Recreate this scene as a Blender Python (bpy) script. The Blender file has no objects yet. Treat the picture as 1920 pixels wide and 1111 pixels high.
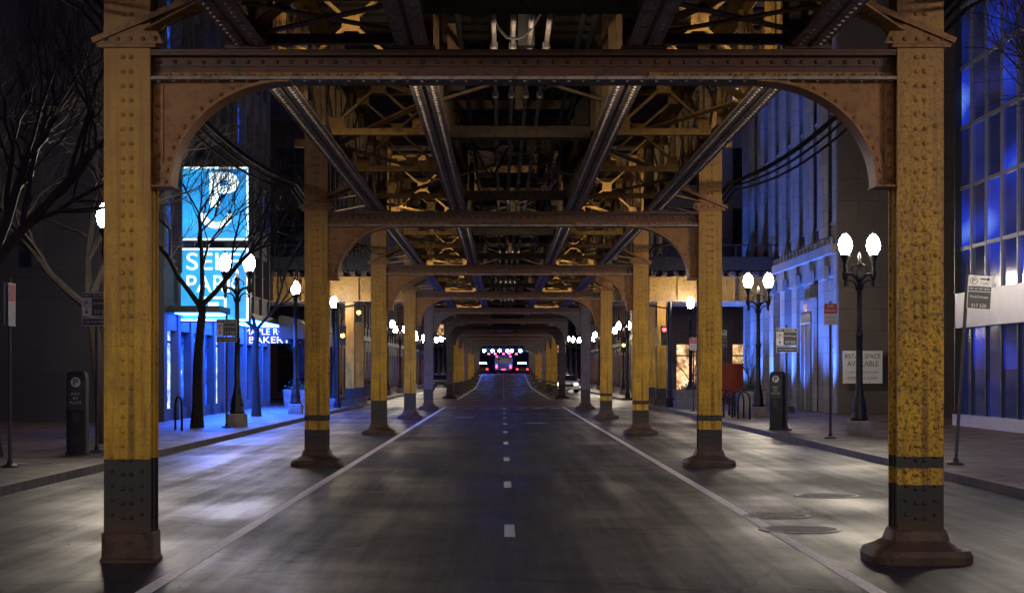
import bpy, math, random
from mathutils import Vector, Matrix
random.seed(7)
R=random.Random(11)
scene=bpy.context.scene
# ------------------------------------------------------------------ materials
def nt(name):
    m=bpy.data.materials.new(name); m.use_nodes=True
    t=m.node_tree; t.nodes.clear()
    out=t.nodes.new('ShaderNodeOutputMaterial'); b=t.nodes.new('ShaderNodeBsdfPrincipled')
    t.links.new(b.outputs[0],out.inputs[0]); return m,t,b
def noise(t,scale,detail=4,vec=None,rough=.6):
    n=t.nodes.new('ShaderNodeTexNoise'); n.inputs['Scale'].default_value=scale
    n.inputs['Detail'].default_value=min(detail,5); n.inputs['Roughness'].default_value=rough
    if vec is not None: t.links.new(vec,n.inputs['Vector'])
    return n.outputs['Fac']
def coords(t,scale=(1,1,1),kind='Object'):
    c=t.nodes.new('ShaderNodeTexCoord'); mp=t.nodes.new('ShaderNodeMapping')
    mp.inputs['Scale'].default_value=scale
    t.links.new(c.outputs[kind],mp.inputs['Vector']); return mp.outputs[0]
def ramp(t,fac,stops,interp='LINEAR'):
    r=t.nodes.new('ShaderNodeValToRGB'); r.color_ramp.interpolation=interp
    e=r.color_ramp.elements
    e[0].position=stops[0][0]; e[0].color=(*stops[0][1],1)
    e[1].position=stops[-1][0]; e[1].color=(*stops[-1][1],1)
    for p,c in stops[1:-1]:
        k=e.new(p); k.color=(*c,1)
    t.links.new(fac,r.inputs[0]); return r.outputs[0]
def mix(t,fac,a,b,mode='MIX'):
    n=t.nodes.new('ShaderNodeMix'); n.data_type='RGBA'; n.blend_type=mode
    for sock,v in ((n.inputs[0],fac),(n.inputs[6],a),(n.inputs[7],b)):
        if isinstance(v,(int,float)): sock.default_value=v
        elif isinstance(v,tuple): sock.default_value=(*v,1)
        else: t.links.new(v,sock)
    return n.outputs[2]
def math_(t,op,a,b=0.0):
    n=t.nodes.new('ShaderNodeMath'); n.operation=op
    for i,v in enumerate((a,b)):
        if isinstance(v,(int,float)): n.inputs[i].default_value=v
        else: t.links.new(v,n.inputs[i])
    return n.outputs[0]
def bump(t,b,h,strength=.3,dist=.01):
    n=t.nodes.new('ShaderNodeBump'); n.inputs['Strength'].default_value=strength
    n.inputs['Distance'].default_value=dist
    t.links.new(h,n.inputs['Height']); t.links.new(n.outputs[0],b.inputs['Normal'])
def g3(v): return (v,v,v)
def simple(name,col,rough=.6,metal=0,var=.35,scale=3,bmp=.2):
    m,t,b=nt(name); v=coords(t)
    n=noise(t,scale,5,v); lo=tuple(c*(1-var) for c in col); hi=tuple(min(1,c*(1+var)) for c in col)
    t.links.new(ramp(t,n,[(.3,lo),(.7,hi)]),b.inputs['Base Color'])
    b.inputs['Roughness'].default_value=rough; b.inputs['Metallic'].default_value=metal
    if bmp>0: bump(t,b,noise(t,scale*12,3,v),bmp,.008)
    return m
def emis(name,col,strength,base=(.02,.02,.02)):
    m,t,b=nt(name); b.inputs['Base Color'].default_value=(*base,1)
    b.inputs['Emission Color'].default_value=(*col,1); b.inputs['Emission Strength'].default_value=strength
    return m
def paint_col(name,bands,yel=(.82,.47,.018),worn=.5,brown_h=True):
    m,t,b=nt(name); v=coords(t)
    sep=t.nodes.new('ShaderNodeSeparateXYZ'); c=t.nodes.new('ShaderNodeTexCoord')
    t.links.new(c.outputs['Object'],sep.inputs[0]); z=sep.outputs[2]
    n1=noise(t,2.2,5,v,.65); n2=noise(t,28,5,v,.7); n3=noise(t,90,3,v)
    y=mix(t,ramp(t,n1,[(.35,g3(0)),(.7,g3(1))]),yel,tuple(k*.55 for k in yel))
    y=mix(t,ramp(t,n2,[(worn,g3(0)),(worn+.09,g3(1))]),y,(.13,.065,.02))
    y=mix(t,ramp(t,n3,[(.58,g3(0)),(.67,g3(.85))]),y,(.05,.028,.015))
    vs=coords(t,(16,16,.7)); st=noise(t,1,5,vs,.7)
    y=mix(t,ramp(t,st,[(.46,g3(0)),(.68,g3(.8))]),y,(.12,.05,.018))
    if brown_h:  # browner with height: grime, and the dimmer upper light put into the colour
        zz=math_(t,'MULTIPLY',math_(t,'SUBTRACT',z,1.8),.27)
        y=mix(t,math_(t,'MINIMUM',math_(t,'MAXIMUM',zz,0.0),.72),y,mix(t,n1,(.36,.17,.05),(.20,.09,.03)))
    dark=mix(t,n2,(.012,.012,.014),(.042,.038,.04))
    zj=math_(t,'DIVIDE',math_(t,'ADD',z,math_(t,'MULTIPLY',n2,.012)),2.0)
    stops=[(0,g3(1))]+[(p/2.0,g3(s)) for p,s in bands]
    msk=ramp(t,zj,stops,'CONSTANT')
    chip=ramp(t,n2,[(.62,g3(0)),(.66,g3(.7))])
    dark=mix(t,chip,dark,(.14,.08,.03))
    col=mix(t,msk,y,dark)
    rz=ramp(t,math_(t,'ADD',math_(t,'MULTIPLY',n1,.3),z),[(.22,g3(1)),(.62,g3(0))])
    col=mix(t,rz,col,mix(t,n2,(.15,.06,.022),(.06,.033,.02)))
    t.links.new(col,b.inputs['Base Color']); b.inputs['Roughness'].default_value=.5
    bump(t,b,mix(t,.5,n2,n3),.6,.006)
    return m
M={}
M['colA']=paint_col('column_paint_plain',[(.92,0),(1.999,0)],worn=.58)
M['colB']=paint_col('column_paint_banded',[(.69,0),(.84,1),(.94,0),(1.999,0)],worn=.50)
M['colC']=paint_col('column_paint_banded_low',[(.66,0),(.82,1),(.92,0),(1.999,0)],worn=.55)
M['colG']=paint_col('column_paint_grey',[(.9,0),(1.999,0)],yel=(.16,.16,.2),worn=.55,brown_h=False)
def steel(name,a,b_,c_,rough=.5):
    m,t,b=nt(name); v=coords(t)
    n1=noise(t,.9,5,v,.7); n2=noise(t,9,5,v,.7); n3=noise(t,60,3,v)
    y=mix(t,ramp(t,n1,[(.38,g3(0)),(.62,g3(1))]),a,b_)
    y=mix(t,ramp(t,n2,[(.5,g3(0)),(.64,g3(.9))]),y,c_)
    y=mix(t,ramp(t,n3,[(.58,g3(0)),(.7,g3(.7))]),y,tuple(k*.4 for k in c_))
    t.links.new(y,b.inputs['Base Color']); b.inputs['Roughness'].default_value=rough
    bump(t,b,n2,.3,.006); return m
M['beam']=steel('beam_rust_paint',(.115,.033,.022),(.085,.033,.02),(.034,.015,.011))
M['knee']=steel('bracket_paint',(.34,.15,.04),(.25,.105,.03),(.12,.055,.022))
M['kneeG']=steel('bracket_paint_grey',(.12,.10,.11),(.09,.08,.09),(.05,.045,.05))
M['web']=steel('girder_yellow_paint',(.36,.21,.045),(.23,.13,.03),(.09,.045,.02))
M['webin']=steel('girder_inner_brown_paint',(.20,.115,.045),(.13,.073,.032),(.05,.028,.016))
M['flange']=steel('girder_flange_paint',(.58,.52,.52),(.43,.37,.36),(.18,.12,.10),.75)
M['bflange']=steel('beam_flange_paint',(.40,.36,.35),(.26,.21,.20),(.12,.08,.07),.6)
M['brace']=steel('brace_paint',(.38,.22,.05),(.27,.15,.036),(.11,.055,.02),.7)
M['tie']=steel('timber_tie',(.06,.042,.03),(.08,.055,.036),(.024,.018,.014),.85)
M['rustbase']=steel('rusty_base',(.13,.065,.033),(.075,.045,.03),(.035,.025,.02),.6)
M['blacksteel']=simple('black_iron',(.014,.014,.016),.42,0.3,.3,6,.15)
M['cable']=simple('black_cable',(.012,.012,.013),.75,0,.3,6,0)
M['darkmetal']=simple('dark_metal',(.018,.018,.022),.5,.3,.3,6,.1)
M['pipe']=simple('conduit_metal',(.34,.30,.28),.5,.2,.4,5,.1)
M['rim']=simple('manhole_rim',(.26,.25,.25),.5,.2,.3,9,.2)
M['galv']=simple('galvanised_post',(.05,.045,.05),.5,.4,.3,8,.1)
M['white']=simple('sign_white',(.5,.5,.52),.5,0,.08,4,0)
M['ink']=simple('sign_black',(.012,.012,.015),.5,0,.1,4,0)
M['signdark']=simple('sign_charcoal',(.035,.035,.04),.5,0,.15,4,0)
M['red']=simple('sign_red',(.4,.03,.03),.5,0,.1,4,0)
M['concrete']=simple('concrete',(.2,.18,.17),.8,0,.3,4,.3)
M['bark']=simple('bark',(.026,.019,.017),.9,0,.4,9,.5)
M['rubber']=simple('rubber',(.015,.015,.015),.8,0,.2,5,0)
M['globe']=emis('lamp_globe_glow',(1,.87,.68),230,(.8,.8,.8))
M['globefar']=emis('lamp_globe_glow_far',(1,.87,.68),150,(.8,.8,.8))
M['amber']=emis('amber_light',(1,.35,.05),20)
M['redlight']=emis('red_light',(1,.03,.05),16)
M['bluelight']=emis('blue_light',(.07,.2,1),300)
M['greenlight']=emis('green_light',(.05,1,.4),10)
def asphalt():
    m,t,b=nt('asphalt'); v=coords(t)
    big=noise(t,.22,5,v,.6); mid=noise(t,1.3,5,v,.7); agg=noise(t,40,4,v,.75); fine=noise(t,110,2,v,.7)
    vs=coords(t,(1.7,.06,1)); streak=noise(t,1,5,vs,.65)
    col=mix(t,ramp(t,big,[(.38,g3(0)),(.62,g3(1))]),(.027,.025,.033),(.048,.044,.053))
    col=mix(t,ramp(t,streak,[(.42,g3(0)),(.60,g3(.75))]),col,(.012,.012,.018))
    col=mix(t,ramp(t,mid,[(.46,g3(0)),(.66,g3(.5))]),col,(.062,.056,.062))
    col=mix(t,ramp(t,agg,[(.52,g3(0)),(.68,g3(.55))]),col,(.12,.115,.12))
    col=mix(t,ramp(t,agg,[(.30,g3(.8)),(.44,g3(0))]),col,(.006,.006,.008))
    col=mix(t,ramp(t,fine,[(.60,g3(0)),(.72,g3(.7))]),col,(.18,.175,.18))
    wv=t.nodes.new('ShaderNodeTexVoronoi'); wv.feature='DISTANCE_TO_EDGE'; wv.inputs['Scale'].default_value=.27
    wn=t.nodes.new('ShaderNodeTexNoise'); wn.inputs['Scale'].default_value=1.1; wn.inputs['Detail'].default_value=4
    t.links.new(v,wn.inputs['Vector'])
    vm=t.nodes.new('ShaderNodeVectorMath'); vm.operation='MULTIPLY_ADD'
    t.links.new(wn.outputs['Color'],vm.inputs[0]); vm.inputs[1].default_value=(1.6,1.6,0); t.links.new(v,vm.inputs[2])
    t.links.new(vm.outputs[0],wv.inputs['Vector'])
    cr=ramp(t,wv.outputs['Distance'],[(.004,g3(.85)),(.010,g3(0))])
    col=mix(t,cr,col,(.004,.004,.005))
    t.links.new(col,b.inputs['Base Color'])
    t.links.new(ramp(t,mix(t,.5,big,streak),[(.42,g3(.30)),(.60,g3(.14))]),b.inputs['Specular IOR Level'])
    t.links.new(ramp(t,mix(t,.4,big,streak),[(.42,g3(.38)),(.58,g3(.62))]),b.inputs['Roughness'])
    bump(t,b,agg,.6,.004); return m
M['asphalt']=asphalt()
def slabs():
    m,t,b=nt('pavement_slabs'); v=coords(t)
    br=t.nodes.new('ShaderNodeTexBrick'); t.links.new(v,br.inputs['Vector']); br.offset=0
    br.inputs['Scale'].default_value=1; br.inputs['Brick Width'].default_value=1.5; br.inputs['Row Height'].default_value=1.5
    br.inputs['Mortar Size'].default_value=.018
    br.inputs['Color1'].default_value=(.13,.09,.072,1); br.inputs['Color2'].default_value=(.17,.12,.095,1); br.inputs['Mortar'].default_value=(.018,.015,.014,1)
    n=noise(t,1.4,5,v,.7); f=noise(t,32,4,v,.7)
    c=mix(t,ramp(t,n,[(.35,g3(0)),(.65,g3(.8))]),br.outputs['Color'],(.055,.04,.035))
    c=mix(t,ramp(t,f,[(.52,g3(0)),(.68,g3(.6))]),c,(.035,.028,.026))
    t.links.new(c,b.inputs['Base Color']); b.inputs['Specular IOR Level'].default_value=.3
    t.links.new(ramp(t,n,[(.3,g3(.38)),(.7,g3(.7))]),b.inputs['Roughness']); bump(t,b,f,.4,.005); return m
M['slabs']=slabs()
M['kerb']=simple('kerb_granite',(.13,.11,.10),.6,0,.4,5,.4)
def roadpaint(name,col):
    m,t,b=nt(name); v=coords(t); n=noise(t,14,5,v,.75); n2=noise(t,50,3,v)
    c=mix(t,ramp(t,n,[(.54,g3(0)),(.67,g3(.8))]),col,(.08,.08,.08))
    c=mix(t,ramp(t,n2,[(.58,g3(0)),(.68,g3(.7))]),c,(.09,.09,.09))
    t.links.new(c,b.inputs['Base Color']); b.inputs['Roughness'].default_value=.55; return m
M['line']=roadpaint('road_line_paint',(.85,.83,.83))
M['redlit_asph']=simple('asphalt_red_light_tint',(.18,.035,.035),.45,0,.35,3,.3)  # red tint stands for reddish light falling on the junction road
def stone(name,c1,c2,bw=1.2,bh=.6):
    m,t,b=nt(name); c=t.nodes.new('ShaderNodeTexCoord'); sp=t.nodes.new('ShaderNodeSeparateXYZ'); cb=t.nodes.new('ShaderNodeCombineXYZ')
    t.links.new(c.outputs['Object'],sp.inputs[0])
    t.links.new(math_(t,'ADD',sp.outputs[0],sp.outputs[1]),cb.inputs[0]); t.links.new(sp.outputs[2],cb.inputs[1])
    br=t.nodes.new('ShaderNodeTexBrick'); t.links.new(cb.outputs[0],br.inputs['Vector'])
    br.inputs['Scale'].default_value=1; br.inputs['Brick Width'].default_value=bw; br.inputs['Row Height'].default_value=bh
    br.inputs['Mortar Size'].default_value=.012
    br.inputs['Color1'].default_value=(*c1,1); br.inputs['Color2'].default_value=(*c2,1); br.inputs['Mortar'].default_value=(*tuple(k*.4 for k in c1),1)
    v=coords(t); n=noise(t,.8,5,v,.7); n2=noise(t,12,5,v,.7)
    k=mix(t,ramp(t,n,[(.35,g3(0)),(.7,g3(.6))]),br.outputs['Color'],tuple(q*.5 for q in c1))
    k=mix(t,ramp(t,n2,[(.5,g3(0)),(.7,g3(.4))]),k,tuple(q*.4 for q in c1))
    t.links.new(k,b.inputs['Base Color']); b.inputs['Roughness'].default_value=.75; bump(t,b,n2,.4,.01); return m
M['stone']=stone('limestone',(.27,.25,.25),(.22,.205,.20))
M['stoneb']=stone('dark_side_wall',(.095,.075,.068),(.078,.062,.058),1.6,.8)  # side wall stone, darker and browner than the limestone front
M['stoned']=stone('dark_granite',(.032,.030,.040),(.027,.026,.034),1.6,.8)
M['brick']=stone('dark_brick',(.10,.06,.045),(.075,.05,.042),.3,.09)
M['garage']=stone('garage_concrete',(.085,.085,.10),(.07,.07,.085),2.4,1.2)
M['glass']=simple('window_glass',(.012,.014,.02),.08,0,.2,1,0)
def litglass(name,cols,strength,sc=(1.2,1.2,1.6),thr=.45,det=5,rough=.7,pane=None):
    m,t,b=nt(name); v=coords(t,sc); n=noise(t,1,det,v,rough)
    if pane:
        pv=coords(t,(0,1/pane[0],1/pane[1])); mp=t.nodes.new('ShaderNodeVectorMath'); mp.operation='FLOOR'; t.links.new(pv,mp.inputs[0])
        wn=t.nodes.new('ShaderNodeTexWhiteNoise'); t.links.new(mp.outputs[0],wn.inputs['Vector'])
        n=math_(t,'ADD',math_(t,'MULTIPLY',math_(t,'SUBTRACT',wn.outputs['Value'],.5),.30),n)
    b.inputs['Base Color'].default_value=(.01,.012,.02,1); b.inputs['Roughness'].default_value=.1
    t.links.new(ramp(t,n,[(thr-.12,(0.003,.006,.035)),(thr,cols[0]),(thr+.12,cols[1]),(thr+.22,cols[2])]),b.inputs['Emission Color'])
    b.inputs['Emission Strength'].default_value=strength; return m
M['blueglass']=litglass('glass_painted_blue_reflection',[(.006,.012,.12),(.012,.035,.5),(.15,.3,1)],1.0,(.1,.12,.5),.53,1,.4,(1.45,1.75))  # blue reflections painted as a glow pattern on the panes
M['bluewin']=litglass('blue_lit_window',[(.008,.04,.30),(.015,.09,.8),(.2,.45,1)],.9,(1.2,1.2,2),.46,3)
M['blueshop']=litglass('blue_lit_shopfront',[(.008,.045,.6),(.015,.11,1),(.5,.75,1)],2.3,(.8,.8,1.1),.47,3)
M['bluedoor']=litglass('pale_lit_display',[(.15,.3,.9),(.4,.6,1),(.8,.9,1)],1.6,(2.5,2.5,2.5),.42,3)
M['warmwin']=litglass('warm_lit_window',[(.35,.18,.06),(1,.6,.25),(1,.85,.6)],.9,(2,2,2),.45)
M['warmshop']=litglass('warm_lit_shopfront',[(.5,.25,.1),(1,.62,.3),(1,.9,.75)],1.6,(1.5,1.5,1.5),.45)
M['bluesoffit']=emis('blue_soffit_light',(.02,.12,1),60)
def signc():
    m,t,b=nt('sign_cyan_lightbox'); v=coords(t,(1,1,1)); n=noise(t,.9,4,v,.6)
    t.links.new(ramp(t,n,[(.3,(.01,.16,.55)),(.7,(.03,.44,.9))]),b.inputs['Emission Color'])
    b.inputs['Emission Strength'].default_value=1.35; b.inputs['Base Color'].default_value=(.02,.2,.4,1); return m
M['signcyan']=signc()
M['signwhite']=emis('sign_white_lightbox',(.75,.92,1),2.4)
M['orangeneon']=emis('orange_neon',(1,.35,.08),4)
M['pinkneon']=emis('pale_neon',(.7,.6,1),3)
M['spandrel']=simple('white_spandrel',(.42,.41,.55),.4,0,.08,2,0)
M['mullion']=simple('mullion',(.20,.21,.28),.4,.3,.1,4,0)
M['carwhite']=simple('car_paint_white',(.8,.8,.83),.3,0,.05,2,0)
M['headlamp']=emis('car_headlamp',(1,.95,.85),4)
M['carred']=simple('car_paint_red',(.5,.06,.03),.3,0,.1,2,0)
M['busblue']=simple('bus_paint',(.05,.07,.2),.35,0,.1,2,0)
M['leaf']=simple('evergreen_leaf',(.05,.07,.03),.7,0,.4,9,0)
M['ground']=simple('ground_earth',(.05,.045,.045),.9,0,.3,.5,.2)
M['barkdark']=simple('dark_bark',(.012,.010,.009),.9,0,.4,9,.5)  # darker copy of the bark, used for one tree
# ------------------------------------------------------------------ mesh builder
class MB:
    def __init__(s): s.v=[];s.f=[];s.mi=[];s.mats=[]
    def m(s,key):
        if key not in s.mats: s.mats.append(key)
        return s.mats.index(key)
    def quadfaces(s,base,faces,k):
        i=s.m(k)
        for f in faces: s.f.append([base+a for a in f]); s.mi.append(i)
    def box(s,x0,x1,y0,y1,z0,z1,k):
        if x0>x1:x0,x1=x1,x0
        if y0>y1:y0,y1=y1,y0
        if z0>z1:z0,z1=z1,z0
        b=len(s.v)
        s.v+=[(x0,y0,z0),(x1,y0,z0),(x1,y1,z0),(x0,y1,z0),(x0,y0,z1),(x1,y0,z1),(x1,y1,z1),(x0,y1,z1)]
        s.quadfaces(b,[(3,2,1,0),(4,5,6,7),(0,1,5,4),(1,2,6,5),(2,3,7,6),(3,0,4,7)],k)
    def bar(s,p,q,w,h,k,up=(0,0,1)):
        p=Vector(p);q=Vector(q);d=(q-p)
        if d.length<1e-6:return
        d.normalize();u=Vector(up)
        if abs(d.dot(u))>.98:u=Vector((0,1,0))
        r=d.cross(u).normalized();u=r.cross(d).normalized();b=len(s.v)
        for e in (p,q):
            for a,c in ((-1,-1),(1,-1),(1,1),(-1,1)):
                s.v.append(tuple(e+r*(a*w/2)+u*(c*h/2)))
        s.quadfaces(b,[(3,2,1,0),(4,5,6,7),(0,1,5,4),(1,2,6,5),(2,3,7,6),(3,0,4,7)],k)
    def tube(s,pts,rad,k,n=6,cap=True):
        pts=[Vector(p) for p in pts]; b=len(s.v); N=len(pts)
        if not isinstance(rad,(list,tuple)): rad=[rad]*N
        prev=None
        for i,p in enumerate(pts):
            d=(pts[min(i+1,N-1)]-pts[max(i-1,0)])
            d=d.normalized() if d.length>1e-9 else Vector((0,0,1))
            if prev is None:
                a=Vector((0,0,1)) if abs(d.z)<.9 else Vector((1,0,0))
                r=d.cross(a).normalized()
            else:
                r=(prev-d*prev.dot(d))
                r=r.normalized() if r.length>1e-6 else d.orthogonal().normalized()
            prev=r;u=d.cross(r)
            for j in range(n):
                t=2*math.pi*j/n; s.v.append(tuple(p+(r*math.cos(t)+u*math.sin(t))*rad[i]))
        fs=[]
        for i in range(N-1):
            for j in range(n):
                fs.append((i*n+j,i*n+(j+1)%n,(i+1)*n+(j+1)%n,(i+1)*n+j))
        s.quadfaces(b,fs,k)
        if cap:
            s.quadfaces(b,[tuple(reversed(range(n))),tuple((N-1)*n+j for j in range(n))],k)
    def lathe(s,prof,k,n=12,c=(0,0,0)):
        b=len(s.v)
        for r,z in prof:
            for j in range(n):
                t=2*math.pi*j/n; s.v.append((c[0]+r*math.cos(t),c[1]+r*math.sin(t),c[2]+z))
        fs=[]
        for i in range(len(prof)-1):
            for j in range(n): fs.append((i*n+j,i*n+(j+1)%n,(i+1)*n+(j+1)%n,(i+1)*n+j))
        fs.append(tuple(reversed(range(n)))); fs.append(tuple((len(prof)-1)*n+j for j in range(n)))
        s.quadfaces(b,fs,k)
    def sqlathe(s,prof,k,e=4,n=20,c=(0,0,0)):
        b=len(s.v)
        for hx,hy,z in prof:
            for j in range(n):
                t=2*math.pi*(j+.5)/n; cx=math.cos(t);cy=math.sin(t)
                s.v.append((c[0]+hx*math.copysign(abs(cx)**(2/e),cx),c[1]+hy*math.copysign(abs(cy)**(2/e),cy),c[2]+z))
        fs=[]
        for i in range(len(prof)-1):
            for j in range(n): fs.append((i*n+j,i*n+(j+1)%n,(i+1)*n+(j+1)%n,(i+1)*n+j))
        fs.append(tuple((len(prof)-1)*n+j for j in range(n)))
        s.quadfaces(b,fs,k)
    def rivet(s,p,nrm,r,k,n=6):
        p=Vector(p);nn=Vector(nrm);a=nn.orthogonal().normalized();c=nn.cross(a);b=len(s.v)
        r*=1.35
        for rr,h in ((1,0),(.74,.6)):
            for j in range(n):
                t=2*math.pi*j/n; s.v.append(tuple(p+(a*math.cos(t)+c*math.sin(t))*r*rr+nn*(r*h)))
        s.v.append(tuple(p+nn*r*.85))
        fs=[(j,(j+1)%n,n+(j+1)%n,n+j) for j in range(n)]+[(n+j,n+(j+1)%n,2*n) for j in range(n)]
        s.quadfaces(b,fs,k)
    def prism(s,poly,axis,a0,a1,k):
        b=len(s.v);n=len(poly)
        for a in (a0,a1):
            for p in poly: s.v.append((p[0],a,p[1]) if axis=='y' else (a,p[0],p[1]))
        fs=[tuple(range(n)),tuple(reversed(range(n,2*n)))]+[(j,n+j,n+(j+1)%n,(j+1)%n) for j in range(n)]
        s.quadfaces(b,fs,k)
    def mesh(s,name,smooth=False):
        me=bpy.data.meshes.new(name); me.from_pydata(s.v,[],s.f)
        for k in s.mats: me.materials.append(M[k])
        me.polygons.foreach_set('material_index',s.mi)
        if smooth: me.polygons.foreach_set('use_smooth',[True]*len(s.f))
        me.update(); 
        import bmesh
        bm=bmesh.new(); bm.from_mesh(me); bmesh.ops.recalc_face_normals(bm,faces=bm.faces); bm.to_mesh(me); bm.free()
        return me
    def obj(s,name,parent=None,loc=(0,0,0),smooth=False,rz=0):
        o=bpy.data.objects.new(name,s.mesh(name,smooth)); scene.collection.objects.link(o)
        o.location=loc; o.rotation_euler=(0,0,rz)
        if parent: o.parent=parent
        return o
def inst(name,me,parent=None,loc=(0,0,0),sc=(1,1,1)):
    o=bpy.data.objects.new(name,me); scene.collection.objects.link(o); o.location=loc; o.scale=sc
    if parent:o.parent=parent
    return o
def empty(name,loc=(0,0,0),rz=0,tilt=0):
    o=bpy.data.objects.new(name,None); scene.collection.objects.link(o); o.location=loc; o.rotation_euler=(0,tilt,rz); o.empty_display_size=.3; return o
def text(body,w,h,loc,mat,parent,rot=(math.pi/2,0,0),name='lettering',bold=0):
    c=bpy.data.curves.new(name,'FONT'); c.body=body; c.size=1; c.extrude=0; c.align_x='CENTER'; c.align_y='CENTER'; c.offset=bold
    o=bpy.data.objects.new(name,c); scene.collection.objects.link(o); c.materials.append(M[mat])
    bpy.context.view_layer.update(); d=o.dimensions
    sx=w/max(d.x,.01); sy=h/max(d.y,.01)
    o.scale=(sx,sy,1); o.rotation_euler=rot; o.location=loc; o.parent=parent
    bb=[Vector(b) for b in o.bound_box]; cc=sum(bb,Vector())/8
    off=Matrix.Rotation(rot[2],3,'Z')@(Matrix.Rotation(rot[0],3,'X')@Vector((cc.x*sx,cc.y*sy,0)))
    o.location=Vector(loc)-off
    return o
# ------------------------------------------------------------------ ground / road
mb=MB(); mb.box(-900,900,-300,1500,-.5,0,'ground'); mb.obj('ground')
def rz_(y):
    if y<160:return 0
    if y>235:return 1.35
    t=(y-160)/75; return 1.35*t*t*(3-2*t)
mb=MB()
ys=[-40,150]+[160+5*i for i in range(17)]+[420]
b=len(mb.v)
for y in ys: mb.v+= [(-6.78,y,.004+rz_(y)),(6.88,y,.004+rz_(y))]
mb.quadfaces(b,[(2*i,2*i+1,2*i+3,2*i+2) for i in range(len(ys)-1)],'asphalt')
mb.obj('road')
mb=MB(); mb.box(-120,-6.785,82,98,.001,.004,'asphalt'); mb.box(6.885,120,82,98,.001,.004,'asphalt'); mb.obj('cross_street')
mb=MB()
def flat(x0,x1,y0,y1,k,z=.008):
    mb.v+=[(x0,y0,z+rz_(y0)),(x1,y0,z+rz_(y0)),(x1,y1,z+rz_(y1)),(x0,y1,z+rz_(y1))]
    mb.quadfaces(len(mb.v)-4,[(0,1,2,3)],k)
for x in (-2.74,2.86):
    y=2
    while y<76: flat(x-.065,x+.065,y,y+6,'line'); y+=6
    y=102
    while y<230: flat(x-.06,x+.06,y,y+6,'line'); y+=6
y=9.85
while y<76: flat(.015,.125,y,y+1.4,'line'); y+=7.25
y=104
while y<215: flat(.02,.12,y,y+1.6,'line'); y+=7.25
x=-2.6
while x<2.7: flat(x,x+.45,77,77.9,'line'); x+=.8
flat(-6.6,6.7,80.6,81.1,'line'); flat(-6.6,6.7,98.4,98.9,'line')
mb.obj('road_markings')
mb=MB(); flat(-6.7,6.8,81.2,96,'redlit_asph',.007); mb.obj('painted_red_light')  # reddish light over the junction, painted as a tinted sheet
def pave(name,x0,x1,y0,y1,side):
    m=MB()
    if side<0: m.box(x0,x1-.16,y0,y1,.0,.13,'slabs'); m.box(x1-.16,x1,y0,y1,0,.133,'kerb')
    else: m.box(x0+.16,x1,y0,y1,0,.13,'slabs'); m.box(x0,x0+.16,y0,y1,0,.133,'kerb')
    m.obj(name)
pave('pavement',-60,-6.8,-40,81,-1); pave('pavement',6.9,60,-40,81,1)
pave('pavement',-60,-6.8,99,420,-1); pave('pavement',6.9,60,99,420,1)
def manhole(cx,cy,r,z=0):
    mb=MB()
    b=len(mb.v);n=36;prof=[(r+.035,.0045),(r+.03,.014),(r-.02,.016),(r-.03,.008)]
    for rr,zz in prof:
        for j in range(n): mb.v.append((rr*math.cos(6.28319*j/n),rr*math.sin(6.28319*j/n),zz))
    mb.quadfaces(b,[(i*n+j,i*n+(j+1)%n,(i+1)*n+(j+1)%n,(i+1)*n+j) for i in range(3) for j in range(n)],'rim')
    mb.lathe([(r-.03,.004),(r-.031,.009),(.02,.010)],'darkmetal',36)
    for i in range(-4,5):
        w=math.sqrt(max(0,(r-.08)**2-(i*r*.2)**2)); mb.box(-w,w,i*r*.2-.012,i*r*.2+.012,.0095,.014,'rim')
    mb.obj('manhole_cover',None,(cx,cy,z))
for a in ((3.17,17.9,.41),(3.2,19.6,.36),(4.4,22.8,.41),(-1.4,62,.35),(1.1,55,.3),(-7.9,28.3,.33,.128)): manhole(*a)
mb=MB(); 
for i in range(330):
    s=R.choice((-1,1)); x=(-6.75 if s<0 else 6.85)-s*abs(R.gauss(0,.4)); 
    if R.random()<.15: x=R.uniform(-6.5,6.6)
    y=R.uniform(11,60); a=R.uniform(0,6.28); l=R.uniform(.015,.04)
    dx=l*math.cos(a);dy=l*math.sin(a)
    b=len(mb.v); mb.v+=[(x-dx,y-dy,.011),(x+dy*.5,y-dx*.5,.014),(x+dx,y+dy,.02),(x-dy*.5,y+dx*.5,.012)]
    mb.quadfaces(b,[(0,1,2,3)],'tie' if R.random()<.8 else 'kerb')
mb.obj('leaf_litter')
# ------------------------------------------------------------------ elevated railway
EL=empty('elevated_railway')
X0=.185; HS=3.505
def column_mesh(name,k,base,rv=True):
    m=MB(); top=6.5
    m.box(-.205,.205,-.175,-.155,.02,top,k); m.box(-.205,.205,.155,.175,.02,top,k)
    for s in (-1,1):
        m.box(s*.145,s*.162,-.155,.155,.02,top,k)
        m.box(s*.162,s*.18,-.1549,-.085,.02,top,k); m.box(s*.162,s*.18,.085,.1549,.02,top,k)
    if rv:
        z=.4
        i=0
        while z<top-.1:
            for x in (-.037,.037): m.rivet((x,-.175,z),(0,-1,0),.017,k)
            if i%2==0:
                for s in (-1,1): m.rivet((s*.18,-.12,z),(s,0,0),.015,k)
            if .3<z<1.0 or (base=='foot' and i%3==0):
                for x in (-.13,.13): m.rivet((x,-.175,z+.03),(0,-1,0),.015,k)
            z+=.127; i+=1
    if base=='foot':
        m.sqlathe([(.45,.40,0),(.455,.405,.07),(.43,.38,.12),(.34,.31,.155),(.27,.25,.20),(.245,.22,.28),(.23,.20,.30)],'rustbase',5,28)
    else:
        m.sqlathe([(.245,.22,0),(.25,.22,.03),(.235,.2,.05),(.23,.2,.26),(.222,.19,.27)],'rustbase',9,28)
    m.box(-.26,.26,-.22,.22,4.545,4.575,'knee' if k!='colG' else 'kneeG')
    return m.mesh(name)
CM={}
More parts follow.
